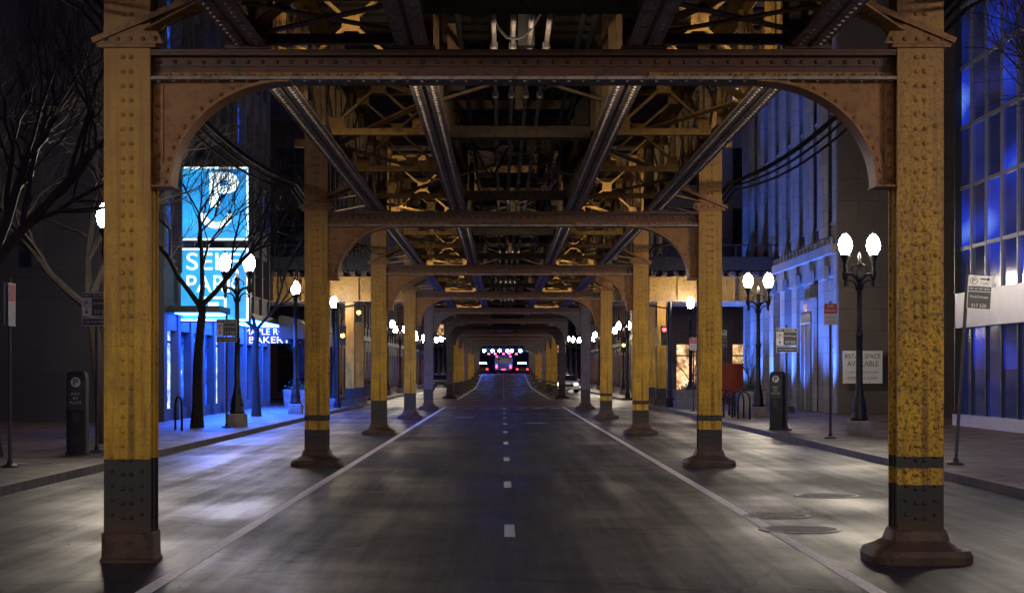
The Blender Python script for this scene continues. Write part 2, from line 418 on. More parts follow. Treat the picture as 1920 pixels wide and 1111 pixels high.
CM['A']=column_mesh('column_plain','colA','plain'); CM['B']=column_mesh('column_banded','colB','foot')
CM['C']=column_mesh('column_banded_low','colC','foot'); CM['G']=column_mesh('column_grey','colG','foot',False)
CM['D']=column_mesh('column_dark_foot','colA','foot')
def bent_mesh(rv=True,kn='knee'):
    m=MB(); e=3.30
    m.box(-e,e,-.02,.02,4.30,4.51,'beam')
    m.box(-e,e,-.17,.17,4.27,4.298,'bflange'); m.box(-e,e,-.17,.17,4.512,4.535,'beam')
    m.box(-e,e,-.04,-.0205,4.405,4.511,'beam'); m.box(-e,e,-.04,-.0205,4.299,4.35,'beam')
    m.box(-e,e,-.16,-.041,4.485,4.511,'beam')
    if rv:
        x=-e+.06
        while x<e:
            m.rivet((x,-.04,4.445),(0,-1,0),.017,'beam',6); m.rivet((x+.06,-.04,4.326),(0,-1,0),.013,'beam',5)
            m.rivet((x,-.10,4.27),(0,0,-1),.014,'bflange',5)
            x+=.13
    for s in (-1,1):
        cx=s*2.085; cz=3.34; rx=1.05; ry=.93; n=22
        def P(t,o=0): return (cx+s*(rx+o)*math.cos(t), cz+(ry+o)*math.sin(t))
        for i in range(n):
            t0=math.pi/2*i/n;t1=math.pi/2*(i+1)/n
            a=P(t0);c=P(t1)
            b=len(m.v)
            for yy in (-.014,.014):
                m.v+=[(a[0],yy,a[1]),(c[0],yy,c[1]),(c[0],yy,4.268),(a[0],yy,4.268)]
            m.quadfaces(b,[(0,1,2,3),(7,6,5,4)],kn)
        b=len(m.v)
        for yy in (-.014,.014):
            m.v+=[(cx+s*rx,yy,3.34),(s*3.30,yy,3.34),(s*3.30,yy,4.268),(cx+s*rx,yy,4.268)]
        m.quadfaces(b,[(0,1,2,3),(7,6,5,4)],kn)
        for i in range(n):
            t0=math.pi/2*i/n;t1=math.pi/2*(i+1)/n
            for yy0,yy1,o0,o1 in ((-.034,-.0145,.012,.10),(-.15,.15,-.014,.011)):
                b=len(m.v)
                for yy in (yy0,yy1):
                    for (t,o) in ((t0,o0),(t1,o0),(t1,o1),(t0,o1)):
                        q=P(t,o); m.v.append((q[0],yy,min(q[1],4.266) if o>0.02 else min(q[1],4.2675)))
                m.quadfaces(b,[(0,1,2,3),(7,6,5,4),(0,4,5,1),(2,6,7,3)],kn)
        if rv:
            for i in range(15):
                t=math.pi/2*(i+.4)/15; q=P(t,.055)
                if q[1]<4.24: m.rivet((q[0],-.034,q[1]),(0,-1,0),.016,kn,6)
            z=3.4
            while z<4.25: m.rivet((s*3.255,-.034,z),(0,-1,0),.015,kn,6); z+=.11
            x=1.25
            while x<3.25: m.rivet((s*x,-.045,4.326),(0,-1,0),.016,kn,6); x+=.1
        m.box(s*3.215,s*3.299,-.034,-.0145,3.345,4.25,kn)
        m.box(s*1.12,s*3.295,-.0455,-.0405,4.301,4.352,kn)
        m.box(s*3.11,s*3.30,-.16,.16,3.325,3.339,kn)
        m.bar((s*3.80,-.19,4.60),(s*2.90,-.19,4.98),.10,.05,kn); m.bar((s*3.80,.19,4.60),(s*2.9,.19,4.98),.10,.05,kn)
        m.prism([(s*3.18,4.58),(s*3.78,4.58),(s*3.74,4.66),(s*3.5,4.78),(s*3.24,4.72)],'y',-.205,-.18,kn)
        if rv:
            for dx in (3.25,3.36,3.47,3.58,3.69): m.rivet((s*dx,-.205,4.62),(0,-1,0),.017,kn,6)
    return m.mesh('bent_crossbeam')
BM=bent_mesh(True); BMf=bent_mesh(False); BMg=bent_mesh(False,'kneeG')
for n in range(0,16):
    Y=15*n if n>0 else -.2
    inst('crossbeam',BM if n in(1,2,3,4) else (BMf if n<5 else BMg),EL,(X0,Y,rz_(Y)))
    if n in (0,6): continue
    if n==1: kl,kr='A','B'
    elif n==2: kl,kr='C','C'
    elif n in (3,4): kl,kr='D','C'
    elif n in (8,9,11,12): kl,kr='D','B'
    else: kl,kr='G','G'
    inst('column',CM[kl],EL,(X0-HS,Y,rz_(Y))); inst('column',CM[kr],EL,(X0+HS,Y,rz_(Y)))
GX=[-2.25,-.8,1.25,2.7]
m=MB(); YA,YB=-6,165
for gi,gx in enumerate(GX):
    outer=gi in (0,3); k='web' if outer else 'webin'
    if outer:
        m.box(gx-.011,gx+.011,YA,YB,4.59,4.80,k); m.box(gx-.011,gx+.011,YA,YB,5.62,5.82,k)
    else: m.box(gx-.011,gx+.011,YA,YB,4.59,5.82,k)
    m.box(gx-.145,gx-.022,YA,YB,4.565,4.589,'flange'); m.box(gx+.022,gx+.145,YA,YB,4.565,4.589,'flange')
    m.box(gx-.0215,gx+.0215,YA,YB,4.578,4.589,'beam')
    m.box(gx-.15,gx+.15,YA,YB,5.821,5.85,k)
    for (ya,yb) in ((165,180),(180,195),(195,210),(210,228)):
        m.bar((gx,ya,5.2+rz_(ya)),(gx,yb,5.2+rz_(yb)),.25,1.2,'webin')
    for s in (-1,1):
        m.box(gx+s*.0115,gx+s*.028,YA,YB,4.591,4.70,k); m.box(gx+s*.0115,gx+s*.028,YA,YB,5.72,5.819,k)
    y=YA+.3;j=0
    lim=140 if outer else 110; P_=1.875
    while y<lim:
        if outer:
            m.box(gx-.012,gx+.012,y-.06,y+.06,4.801,5.619,k)
            for s in (-1,1): m.box(gx+s*.0125,gx+s*.08,y-.012,y+.012,4.71,5.71,k)
            a,c=(4.75,5.66) if j%2 else (5.66,4.75)
            m.bar((gx+.02,y,a),(gx+.02,y+P_,c),.014,.10,k,(0,0,1))
            m.bar((gx-.02,y,c),(gx-.02,y+P_,a),.014,.07,k,(0,0,1))
            for zz in (4.8,5.52): m.box(gx+.029,gx+.036,y-.17,y+.17,zz-.06,zz+.16,k)
        else:
            for s in (-1,1): m.box(gx+s*.03,gx+s*.115,y,y+.03,4.60,5.81,k)
        y+=P_ if outer else 1.25;j+=1
m.obj('longitudinal_girders',EL)
m=MB()
for gx in GX:
    y=8
    while y<46:
        for s in (-.085,.085): m.rivet((gx+s,y,4.565),(0,0,-1),.016,'flange',5)
        y+=.16
    y=14
    s=1 if gx<0 else -1
    while y<34:
        m.rivet((gx+s*.028,y,4.65),(s,0,0),.014,'web',5); y+=.14
m.obj('girder_rivets',EL)
m=MB(); y=3.75/2
while y<150:
    for a,c in ((GX[0],GX[1]),(GX[2],GX[3])):
        l,r=a+.15,c-.15
        m.bar((l,y,4.63),(r,y,4.63),.09,.08,'brace'); m.bar((l,y,5.74),(r,y,5.74),.08,.08,'brace')
        if y<15:   # first span is tied with flat struts and a shallow K brace
            m.bar((l,y,4.95),(r,y,4.95),.05,.07,'webin'); m.bar((l,y+.5,4.68),(r,y+1.6,4.68),.09,.02,'webin'); m.bar((r,y+.5,4.66),(l,y+1.6,4.66),.09,.02,'webin')
            m.bar((l,y+1.9,4.66),(r,y+1.9,4.66),.08,.09,'beam')
        else:
            m.bar((l,y-.02,4.68),(r,y-.02,5.70),.03,.09,'brace',(0,1,0)); m.bar((l,y+.03,5.70),(r,y+.03,4.68),.03,.09,'brace',(0,1,0))
            m.box((l+r)/2-.09,(l+r)/2+.09,y-.055,y-.042,5.10,5.28,'brace')
            for (gx_,gz) in ((l,4.66),(r,4.66),(l,5.56),(r,5.56)): m.box(gx_-.02,gx_+.16*(1 if gx_==l else -1),y-.06,y-.045,gz,gz+.14,'brace')
        for q in range(6): m.rivet((l+.1+q*(r-l-.2)/5,y-.045,4.63),(0,-1,0),.013,'brace',5)
    y+=3.75
y=0;i=0
while y<120:
    for a,c in ((GX[0],GX[1]),(GX[2],GX[3])):
        if i%2==0:m.bar((a+.05,y+.1,4.72),(c-.05,y+3.6,4.72),.12,.02,'brace')
        else:m.bar((c-.05,y+.1,4.72),(a+.05,y+3.6,4.72),.12,.02,'brace')
    if i%2==0:
        m.box(GX[1]+.16,GX[2]-.16,y+6.0,y+6.28,4.62,4.76,'tie')
    m.bar((GX[1]+.03,y+1.2,5.45),(GX[2]-.03,y+1.2,5.45),.07,.12,'webin')
    if i%2==1:
        m.bar((GX[1]+.03,y+.6,4.8),(GX[2]-.03,y+.6,5.4),.03,.08,'webin',(0,1,0)); m.bar((GX[1]+.03,y+.65,5.4),(GX[2]-.03,y+.65,4.8),.03,.08,'webin',(0,1,0))
    y+=3.75;i+=1
for n in range(0,12):
    Y=15*n
    for s,gx in ((-1,GX[0]),(1,GX[3])):
        cxx=X0+s*(HS-.2)
        m.bar((gx+s*.03,Y,5.7),(cxx,Y,4.7),.09,.05,'brace',(0,1,0)); m.bar((gx+s*.03,Y+.08,4.7),(cxx,Y+.08,5.7),.09,.05,'brace',(0,1,0))
        m.bar((gx+s*.03,Y,5.76),(X0+s*3.9,Y,5.76),.12,.14,'brace')
        m.bar((gx+s*.03,Y-.1,6.3),(cxx,Y-.1,6.3),.08,.1,'brace')
        m.bar((gx+s*.03,Y+.2,4.70),(cxx,Y+1.6,4.70),.10,.02,'brace') 
        m.bar((gx+s*.03,Y-1.6,4.70),(cxx,Y-.2,4.70),.10,.02,'brace')
    for gx in GX:
        m.box(gx-.2,gx+.2,Y-.2,Y+.2,4.537,4.5645,'beam')
        m.box(gx-.03,gx+.03,Y-.34,Y-.19,4.71,5.7,'web')
        m.box(gx-.17,gx+.17,Y-.19,Y-.17,4.592,5.7,'webin')
        m.box(gx-.17,gx+.17,Y+.17,Y+.19,4.592,5.7,'webin')
m.obj('cross_bracing',EL)
m=MB(); y=YA
while y<165:
    m.box(-2.85,-.17,y,y+.22,5.853,6.05,'tie'); m.box(.62,3.3,y,y+.22,5.853,6.05,'tie'); y+=.52
for (ya,yb) in ((165,180),(180,195),(195,210),(210,228)):
    m.bar((.22,ya,5.95+rz_(ya)),(.22,yb,5.95+rz_(yb)),6.2,.2,'tie')
m.box(-.3,.75,YA,165,6.052,6.1,'tie')
for gx in GX: m.box(gx-.035,gx+.035,YA,165,6.052,6.2,'pipe')
for s in (-1,1): m.box(X0+s*2.95-.06,X0+s*2.95+.06,YA,165,6.052,6.15,'tie')
m.obj('track_deck',EL)
m=MB()
for i,x in enumerate((-.09,.10,.27,.44)):
    m.tube([(x,YA,4.98),(x,90,4.98)],.026,'pipe',6)
    y=2
    while y<88: m.lathe([(.038,-.04),(.038,.04)],'pipe',6,(x,y,4.98)); y+=3
for x in (-.45,.8,.92): m.tube([(x,YA,5.2),(x,90,5.2)],.03,'darkmetal',6)
for k in range(28):
    y0=16+k*2.7
    a=R.uniform(-.7,.3); c=a+R.uniform(.4,.9)
    pts=[(a+(c-a)*t/8,y0+R.uniform(0,.02),5.25-R.uniform(.38,.42)*math.sin(math.pi*t/8)) for t in range(9)]
    m.tube(pts,.014,'cable',5)
for i in range(60):
    y=6+i*1.35; x=R.choice((-.6,-.3,.15,.6,.95)); m.box(x,x+R.uniform(.06,.2),y,y+.2,4.95,5.45,'webin' if i%2 else 'darkmetal')
for s in (-1,1):
    for j in range(3):
        pts=[]
        for i in range(90):
            Y=4+i*1.0; ph=(Y%15)/15
            pts.append((X0+s*(3.86+.05*j),Y,5.05-.06*j-(.30+.03*j)*math.sin(math.pi*ph)))
        m.tube(pts,.018 if j else .034,'cable',5)
m.obj('conduits_and_cables',EL)
def ufill(x,y,e,aim=(0,1,.30)):  # added spot, hidden behind a crossbeam to brighten the steelwork overhead
    L=empty('added_underdeck_fill',(x,y,4.36)); m=MB(); m.box(-.12,.12,-.06,.02,-.05,.07,'darkmetal'); m.lathe([(.10,-.02),(.11,.0),(.08,.04)],'darkmetal',10,(0,.06,0)); m.obj('housing',L)
    l=bpy.data.lights.new('underdeck_fill','SPOT'); l.energy=e; l.color=(1,.78,.52); l.spot_size=math.radians(115); l.spot_blend=1; l.shadow_soft_size=.12
    o=bpy.data.objects.new('fill_spot',l); scene.collection.objects.link(o); o.parent=L; o.location=(0,.16,.0)
    o.rotation_euler=Vector(aim).to_track_quat('-Z','Y').to_euler()
for n in range(0,6):
    for x in (-1.5,.22,1.95): ufill(x,15*n+.22,(140 if x!=.22 else 130)*(1 if n else .45))
L=empty('junction_lamp',(-1.5,76.5,4.45)); m=MB(); m.box(-.15,.15,-.1,.1,-.02,.12,'darkmetal'); m.lathe([(.09,-.1),(.1,-.04),(.1,-.02)],'amber',10); m.obj('housing',L)
# ------------------------------------------------------------------ crossing elevated line
XL=empty('crossing_elevated_railway')
m=MB()
for (xa,xb) in ((-60,-3.75),(4.15,60)):
    for y in (77.5,79.3,81,82.8):
        m.box(xa,xb,y-.015,y+.015,4.95,6.02,'web'); m.box(xa,xb,y-.15,y+.15,4.91,4.949,'bflange'); m.box(xa,xb,y-.15,y+.15,6.021,6.06,'web')
    x=xa
    while x<xb:
        m.box(x,x+.05,77.35,77.484,4.96,6.01,'brace'); 
        m.bar((x,77.5,4.97),(x+1.2,82.8,4.97),.1,.03,'brace')
        x+=1.3
    x=xa
    while x<xb: m.box(x,min(x+.22,xb),76.4,84,6.063,6.24,'tie'); x+=.52
    m.box(xa,xb,76.3,76.36,6.3,6.9,'darkmetal')
    x=xa
    while x<xb: m.box(x,x+.05,76.2,76.26,6.2,7.4,'darkmetal'); x+=1.6
    m.box(xa,xb,76.2,76.26,7.401,7.46,'darkmetal')
for x in (-7.05,7.3,-16,16,-27,27):
    for y in (77.5,82.8):
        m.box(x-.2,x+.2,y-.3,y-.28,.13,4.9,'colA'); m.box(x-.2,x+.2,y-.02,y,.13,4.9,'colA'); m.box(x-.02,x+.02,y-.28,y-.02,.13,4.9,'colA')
        m.box(x-.35,x+.35,y-.45,y+.15,.131,.4,'rustbase')
m.obj('structure',XL)
# ------------------------------------------------------------------ street lamps
def lamp_meshes(double):
    m=MB(); n=16
    m.sqlathe([(.27,.27,0),(.27,.27,.32),(.24,.24,.36)],'concrete',8,24)
    m.lathe([(.21,.36),(.22,.42),(.17,.5),(.19,.6),(.15,.85),(.10,1.0),(.12,1.05),(.085,1.12),(.08,2.4),(.095,2.43),(.095,2.5),(.07,2.54),(.06,3.75),(.10,3.8),(.10,3.9),(.07,3.95),(.06,4.15),(.09,4.2),(.03,4.3),(.045,4.38),(.0,4.5)],'blacksteel',n)
    xs=(-.345,.345) if double else (0,)
    if double:
        for s in (-1,1):
            pts=[(s*.06,0,3.84),(s*.16,0,3.93),(s*.26,0,3.95),(s*.345,0,3.98)]
            m.tube(pts,[.04,.035,.035,.045],'blacksteel',8)
            m.tube([(s*.06,0,3.55),(s*.1,0,3.72),(s*.2,0,3.8),(s*.3,0,3.78),(s*.31,0,3.7),(s*.26,0,3.68)],[.028,.024,.022,.02,.018,.012],'blacksteel',7)
            m.tube([(s*.05,0,4.2),(s*.14,0,4.16),(s*.2,0,4.08),(s*.17,0,4.02)],[.018]*4,'blacksteel',6)
    for x in xs:
        m.lathe([(.0,3.62),(.025,3.66),(.04,3.72),(.02,3.77),(.06,3.84),(.085,3.95),(.06,4.02),(.05,4.2),(.08,4.3),(.12,4.38),(.13,4.43)],'blacksteel',12,(x,0,0))
        m.lathe([(.05,4.93),(.03,4.98),(.0,5.04)],'blacksteel',8,(x,0,0))
    return m.mesh('lamp_post',True)
def globe_mesh(double,k):
    g=MB()
    for x in ((-.345,.345) if double else (0,)):
        g.lathe([(.09,4.432),(.15,4.54),(.172,4.66),(.14,4.8),(.04,4.93)],k,8,(x,0,0))
    return g.mesh('lamp_globes',True)
LP={d:lamp_meshes(d) for d in (True,False)}
GL={(d,k):globe_mesh(d,k) for d in (True,False) for k in ('globe','globefar')}
def lamp(x,y,double=True,k='globe'):
    e=empty('street_lamp',(x,y,.13+rz_(y)))
    inst('post',LP[double],e); inst('globes',GL[(double,k)],e)
for y in (-10,4.5,33.5,48): lamp(-7.6,y)
for y in (-9,8,24.8,41.2,57.5): lamp(8.75,y)
lamp(-7.72,62.5,False); lamp(-7.6,75.5,False); lamp(8.5,76,False)
for y in (110,124,139,154,169,184,199,214): lamp(-7.6,y,True,'globefar'); lamp(8.2,y+4,True,'globefar')
# ------------------------------------------------------------------ buildings
def building(name,x0,x1,y0,y1,h,faces,wall,bay=3,fh=3.6,pier=.7,span=1.2,glass=('glass',),shop=None,shop_h=4.2,z0=.0,proud=.3,cornice=True,seed=1,solid=(),swall=None):
    r=random.Random(seed); m=MB()
    m.box(x0+proud,x1-proud,y0+proud,y1-proud,z0,h,wall)
    def put(face,u0,u1,za,zb,d0,d1,k):
        if face=='S': m.box(u0,u1,y0+proud-d1,y0+proud-d0,za,zb,k)
        if face=='E': m.box(x1-proud+d0,x1-proud+d1,u0,u1,za,zb,k)
        if face=='W': m.box(x0+proud-d1,x0+proud-d0,u0,u1,za,zb,k)
    for f in faces:
        a,bb=(x0,x1) if f=='S' else (y0,y1)
        if f!='S': a+=proud; bb-=proud
        L=bb-a; nb=max(1,round(L/bay)); bw=L/nb
        if f in solid:
            sw=swall or wall
            put(f,a,bb,z0,4.6,.001,proud,sw); put(f,a,bb,4.91,h,.001,proud-.06,sw)
            put(f,a,bb,4.6,4.9,.002,proud+.08,sw); continue
        for i in range(nb+1):
            w=pier/2
            u0=max(a,a+i*bw-w);u1=min(bb,a+i*bw+w)
            put(f,u0,u1,z0,h,.0,proud,wall)
            put(f,u0+.1,u1-.1,shop_h+1,h-1,proud,proud+.07,wall) if u1-u0>.4 else None
        z=z0+shop_h; zs=[]
        while z<h-fh*.6: zs.append(z); z+=fh
        for i in range(nb):
            u0=a+i*bw+pier/2;u1=a+(i+1)*bw-pier/2
            if shop: 
                put(f,u0,u1,z0+.5,z0+shop_h-.9,.0,.03,r.choice(shop))
                put(f,u0,u1,z0,z0+.5,0,.18,wall)
                put(f,(u0+u1)/2-.04,(u0+u1)/2+.04,z0+.5,z0+shop_h-.9,.031,.09,'darkmetal')
                put(f,u0,u1,z0+2.6,z0+2.68,.032,.085,'darkmetal')
                put(f,u0,u1,z0+shop_h-.9,z0+shop_h-.001,0,proud*.8,wall)
            for z in zs:
                put(f,u0,u1,z,z+span,.0,proud*.6,wall)
                put(f,u0-.02,u1+.02,z+span,z+span+.09,.0,proud*.8,wall)
                put(f,u0,u1,z+span+.09,min(z+fh,h)-.0,.0,.03,r.choice(glass))
                put(f,(u0+u1)/2-.035,(u0+u1)/2+.035,z+span+.09,min(z+fh,h),.031,.08,'darkmetal')
                put(f,u0,u1,z+span+(fh-span)*.55,z+span+(fh-span)*.55+.06,.031,.075,'darkmetal')
        if cornice:
            put(f,a-.0,bb+.0,shop_h-.1+z0,shop_h+.25+z0,proud+.002,proud+.2,wall)
            put(f,a,bb,h-.5,h+.1,proud+.002,proud+.35,wall)
    e=empty(name); m.obj('walls_and_windows',e); return e
B1=building('granite_office_building',-45,-10.5,52,66,34,('S','E'),'stoned',bay=2.3,fh=3.3,pier=.4,span=1.3,glass=('glass','bluewin','bluewin'),shop=('blueshop','bluedoor','blueshop','blueshop'),shop_h=3.9,cornice=False,solid=('S',),seed=4)
B2=building('parking_garage_building',-45,-10.5,66.02,76,26,('E',),'garage',bay=2.5,fh=2.9,pier=.35,span=1.1,glass=('glass','bluewin','glass'),shop=('blueshop','glass','blueshop'),shop_h=3.7,cornice=False,seed=5)
m=MB(); m.box(-10.48,-8.9,52.6,75,3.55,3.75,'darkmetal'); m.box(-10.4,-9.0,53.2,74.8,3.52,3.549,'bluesoffit')
m.obj('canopy',B2)
m=MB(); 
for x in (-11.2,-14.4,-17.6,-20.8): m.box(x-.15,x+.15,51.8,52.05,4.91,34,'stoned')
m.obj('fins',B1)
def awning(x,y0,y1,z,name='shop_awning'):
    m=MB(); n=8
    pts=[(x,z+.9)]+[(x+1.3*math.sin(math.pi/2*i/n),z+.9*math.cos(math.pi/2*i/n)) for i in range(1,n+1)]+[(x+1.3,z-.2),(x+1.25,z-.2),(x+1.25,z-.02),(x,z-.02)]
    m.prism(pts,'y',y0,y1,'darkmetal'); 
    return m.obj(name)
awning(-8.88,66.5,70.5,3.0)
S=empty('self_park_sign',(-9.45,55,0))
m=MB()
m.box(-1.18,1.18,-.18,.18,5.93,8.4,'darkmetal'); m.box(-1.14,1.14,-.2,-.181,5.97,8.36,'signcyan')
m.box(-1.18,1.18,-.18,.18,3.3,5.75,'darkmetal'); m.box(-1.14,1.14,-.2,-.181,3.34,5.71,'signcyan')
m.box(-1.14,1.14,.181,.2,3.34,5.71,'signcyan'); m.box(-1.14,1.14,.181,.2,5.97,8.36,'signcyan')
m.box(-1.6,-1.18,-.05,.05,7.7,7.8,'darkmetal');m.box(-1.6,-1.18,-.05,.05,4.4,4.5,'darkmetal'); m.box(-.5,-.4,-.05,.05,5.75,5.93,'darkmetal');m.box(.4,.5,-.05,.05,5.75,5.93,'darkmetal')
for zz in (5.97,8.30,3.34,5.65): m.box(-1.14,1.14,-.206,-.2005,zz,zz+.06,'signwhite')
for xx in (-1.14,1.08):
    for (a,b_) in ((6.04,8.29),(3.41,5.64)): m.box(xx,xx+.06,-.206,-.2005,a,b_,'signwhite')
m.obj('cabinets',S)
text('P',.95,1.15,(.35,-.21,7.62),'signwhite',S,bold=.04)
m=MB()
for i in range(20):
    t=math.pi+math.pi*i/20; t1=t+math.pi/20
    a=.55;c=.33
    b=len(m.v)
    for (tt,r_) in ((t,a),(t1,a),(t1,c),(t,c)): m.v.append((.1+r_*math.cos(tt),-.208,6.85+r_*math.sin(tt)*.9))
    m.quadfaces(b,[(0,1,2,3)],'signwhite')
m.obj('curved_mark',S)
text('SELF',1.75,.55,(0,-.21,5.28),'signwhite',S); text('PARK',1.75,.55,(0,-.21,4.55),'signwhite',S)
m=MB()
for (a,b_,c,d) in ((-.42,.42,3.50,3.57),(-.42,.42,4.06,4.13),(-.42,-.35,3.571,4.059),(.35,.42,3.571,4.059),(-.25,.25,3.7,3.82),(-.17,.17,3.83,3.94),(-.22,-.12,3.62,3.69),(.12,.22,3.62,3.69)): m.box(a,b_,-.212,-.206,c,d,'signwhite')
m.obj('car_pictogram',S)
S=empty('bakery_shop_sign',(-9.3,69.5,0)); m=MB(); m.box(-1.7,.9,-.08,.08,2.85,3.52,'darkmetal'); m.obj('backing',S)
text("MAPLE ROW",2.1,.26,(-.35,-.085,3.34),'pinkneon',S); text('BAKERY',1.7,.26,(-.35,-.085,3.0),'pinkneon',S)
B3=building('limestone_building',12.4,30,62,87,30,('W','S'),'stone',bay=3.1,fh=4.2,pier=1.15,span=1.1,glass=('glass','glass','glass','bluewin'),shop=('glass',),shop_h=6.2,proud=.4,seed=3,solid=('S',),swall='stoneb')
m=MB()
for y in (64.4,67.4,70.6,73.8,76.8,80,83):
    for dy in (-.36,-.12,.12,.36): m.box(12.2,12.399,y+dy-.05,y+dy+.05,6.8,28,'stone')
    m.box(12.22,12.399,y-.5,y+.5,5.2,5.7,'stone')
for k in range(30):
    y=62.6+k*.8; m.box(12.24,12.3,y,y+.4,6.46,6.7,'stone')
m.box(12.25,12.399,66.2,69.2,.13,4.6,'stone'); m.box(12.21,12.249,66.6,68.8,.13,4.0,'ink'); m.box(12.17,12.209,67.67,67.73,.13,3.6,'pipe')
m.box(12.17,12.209,66.6,68.8,3.601,3.66,'pipe')
m.obj('ornament_and_doors',B3)
text('100',.7,.28,(12.2,67.7,4.25),'warmshop',B3,rot=(math.pi/2,0,-math.pi/2),name='door_number')
S=empty('retail_space_sign',(13.35,61.7,0)); m=MB(); m.box(-.85,.6,-.03,.03,1.25,2.45,'white'); m.obj('board',S)
text('RETAIL SPACE',1.3,.17,(-.12,-.033,2.25),'ink',S); text('AVAILABLE',1.15,.19,(-.12,-.033,1.98),'ink',S)
text('1,030 SF',.42,.08,(-.5,-.033,1.66),'ink',S); text('SCOTT WILSON',.55,.07,(.15,-.033,1.66),'ink',S); text('NORVEX',.42,.10,(-.5,-.033,1.45),'ink',S); text('312.935',.5,.08,(.15,-.033,1.45),'ink',S)
B4=empty('glass_office_tower'); m=MB()
m.box(13.4,40,20,49,.13,60,'blueglass')
m.box(13.2,13.399,20,49.1,2.95,3.95,'spandrel'); m.box(13.15,13.399,20,49.1,.131,.45,'spandrel')
y=20.3
while y<49.2:
    m.box(13.33,13.399,y-.04,y+.04,3.951,60,'mullion'); m.box(13.34,13.399,y-.05,y+.05,.451,2.949,'darkmetal'); y+=1.45
z=5.25
while z<60: m.box(13.35,13.399,20,49.05,z-.05,z+.05,'mullion'); z+=1.75
m.box(13.2,40,49.001,49.1,.131,60,'darkmetal')
m.obj('curtain_wall',B4)
building('corner_brick_building',-40,-11,100,128,17,('E','S'),'brick',bay=3,fh=3.6,pier=.9,span=1.3,glass=('glass','glass','warmwin','bluewin'),shop=('warmshop','blueshop','glass'),seed=21)
building('corner_stone_building',9.9,40,100,130,22,('W','S'),'stone',bay=3.2,fh=3.6,pier=.9,span=1.3,glass=('glass','warmwin','glass','glass'),shop=('warmshop',),seed=22)
building('office_building',-40,-11,128.1,175,42,('E',),'garage',bay=3,fh=3.5,pier=.6,span=1.2,glass=('glass','bluewin','warmwin','glass'),shop=('warmshop','blueshop'),seed=23)
building('office_building',11.5,40,130.1,180,36,('W',),'brick',bay=3,fh=3.5,pier=.7,span=1.2,glass=('glass','glass','warmwin'),shop=('warmshop','warmshop','blueshop'),seed=24)
building('brick_loft_building',-40,-11,175.1,235,24,('E',),'brick',glass=('glass','warmwin'),shop=('warmshop',),seed=25)
building('brick_loft_building',11.5,40,180.1,235,28,('W',),'brick',glass=('glass','warmwin'),shop=('warmshop',),seed=26)
building('tower_block',-75,-42,110,150,90,('E','S'),'garage',bay=3.4,fh=3.4,glass=('glass','bluewin','glass','glass'),seed=27)
building('tower_block',46,80,110,150,80,('W','S'),'garage',bay=3.4,fh=3.4,glass=('glass','bluewin','glass'),seed=28)
building('tower_block',-25,30,330,360,50,('S',),'garage',bay=3.4,fh=3.4,glass=('glass','glass','warmwin','glass'),seed=29)
for i,y in enumerate((63.5,68,72.5,77,81.5,85.5)):  # added blue spots at ground level that wash the limestone front
    e=empty('added_facade_wash',(10.9,y,.13)); m=MB(); m.box(-.12,.12,-.15,.15,0,.06,'darkmetal'); m.box(-.1,.1,-.13,.13,.08,.24,'darkmetal'); m.tube([(0,0,.05),(0,0,.1)],.03,'darkmetal',6); m.obj('housing',e)
    l=bpy.data.lights.new('facade_wash_spot','SPOT'); l.energy=4800; l.color=(.07,.2,1); l.spot_size=math.radians(110); l.spot_blend=.8; l.shadow_soft_size=.12
    o=bpy.data.objects.new('beam',l); scene.collection.objects.link(o); o.parent=e; o.location=(0,0,.3); o.rotation_euler=Vector((.3,0,1)).to_track_quat('-Z','Y').to_euler()
# ------------------------------------------------------------------ bridge portal, vehicles
e=empty('river_bridge_portal',(0,262,1.35)); m=MB()
for x in (-5.2,5.4):
    m.box(x-.35,x+.35,-.4,.4,-1.4,7.5,'beam')
m.box(-5.2,5.4,-.3,.3,5.2,7.2,'beam')
for i in range(8): m.bar((-5+i*1.3,-.32,5.3),(-4.35+i*1.3,-.32,7.1),.12,.03,'brace',(0,1,0)); m.bar((-4.35+i*1.3,-.34,7.1),(-3.7+i*1.3,-.34,5.3),.12,.03,'brace',(0,1,0))
m.box(-5.2,5.4,-.5,-.35,3.75,3.85,'darkmetal')
for x in (-2.9,-1.6,-.5,.7,1.4,2.7): m.lathe([(.05,-.25),(.22,-.15),(.24,0),(.16,.12),(.03,.18)],'bluelight',10,(x,-.6,3.6))
for x in (-2.2,-1.2,.1,1.0,2.1): m.lathe([(.05,-.15),(.17,-.1),(.18,0),(.12,.1),(.03,.12)],'redlight',8,(x,-.6,3.1))
m.obj('steelwork',e)
def bus(x,y,z):
    e=empty('city_bus',(x,y,z)); m=MB()
    m.sqlathe([(1.25,5.5,.35),(1.28,5.6,.5),(1.28,5.6,2.2),(1.24,5.5,2.6),(1.05,5.3,2.75)],'busblue',14,40)
    m.box(-1.1,1.1,-5.66,-5.6,1.5,2.3,'glass')
    for s in (-1,1):
        m.box(s*1.27,s*1.30,-5,5,1.5,2.4,'glass')
        m.box(s*1.0-.13,s*1.0+.13,-5.68,-5.6,.8,1.25,'redlight'); m.box(s*.95-.12,s*.95+.12,-5.68,-5.6,2.4,2.55,'redlight')
        for yy in (-3.4,3.3): m.tube([(s*1.31,yy,.5),(s*1.0,yy,.5)],.5,'rubber',16)
    m.box(-.3,.3,-5.64,-5.6,.6,.7,'redlight'); m.obj('body',e)
bus(.1,243,1.35)
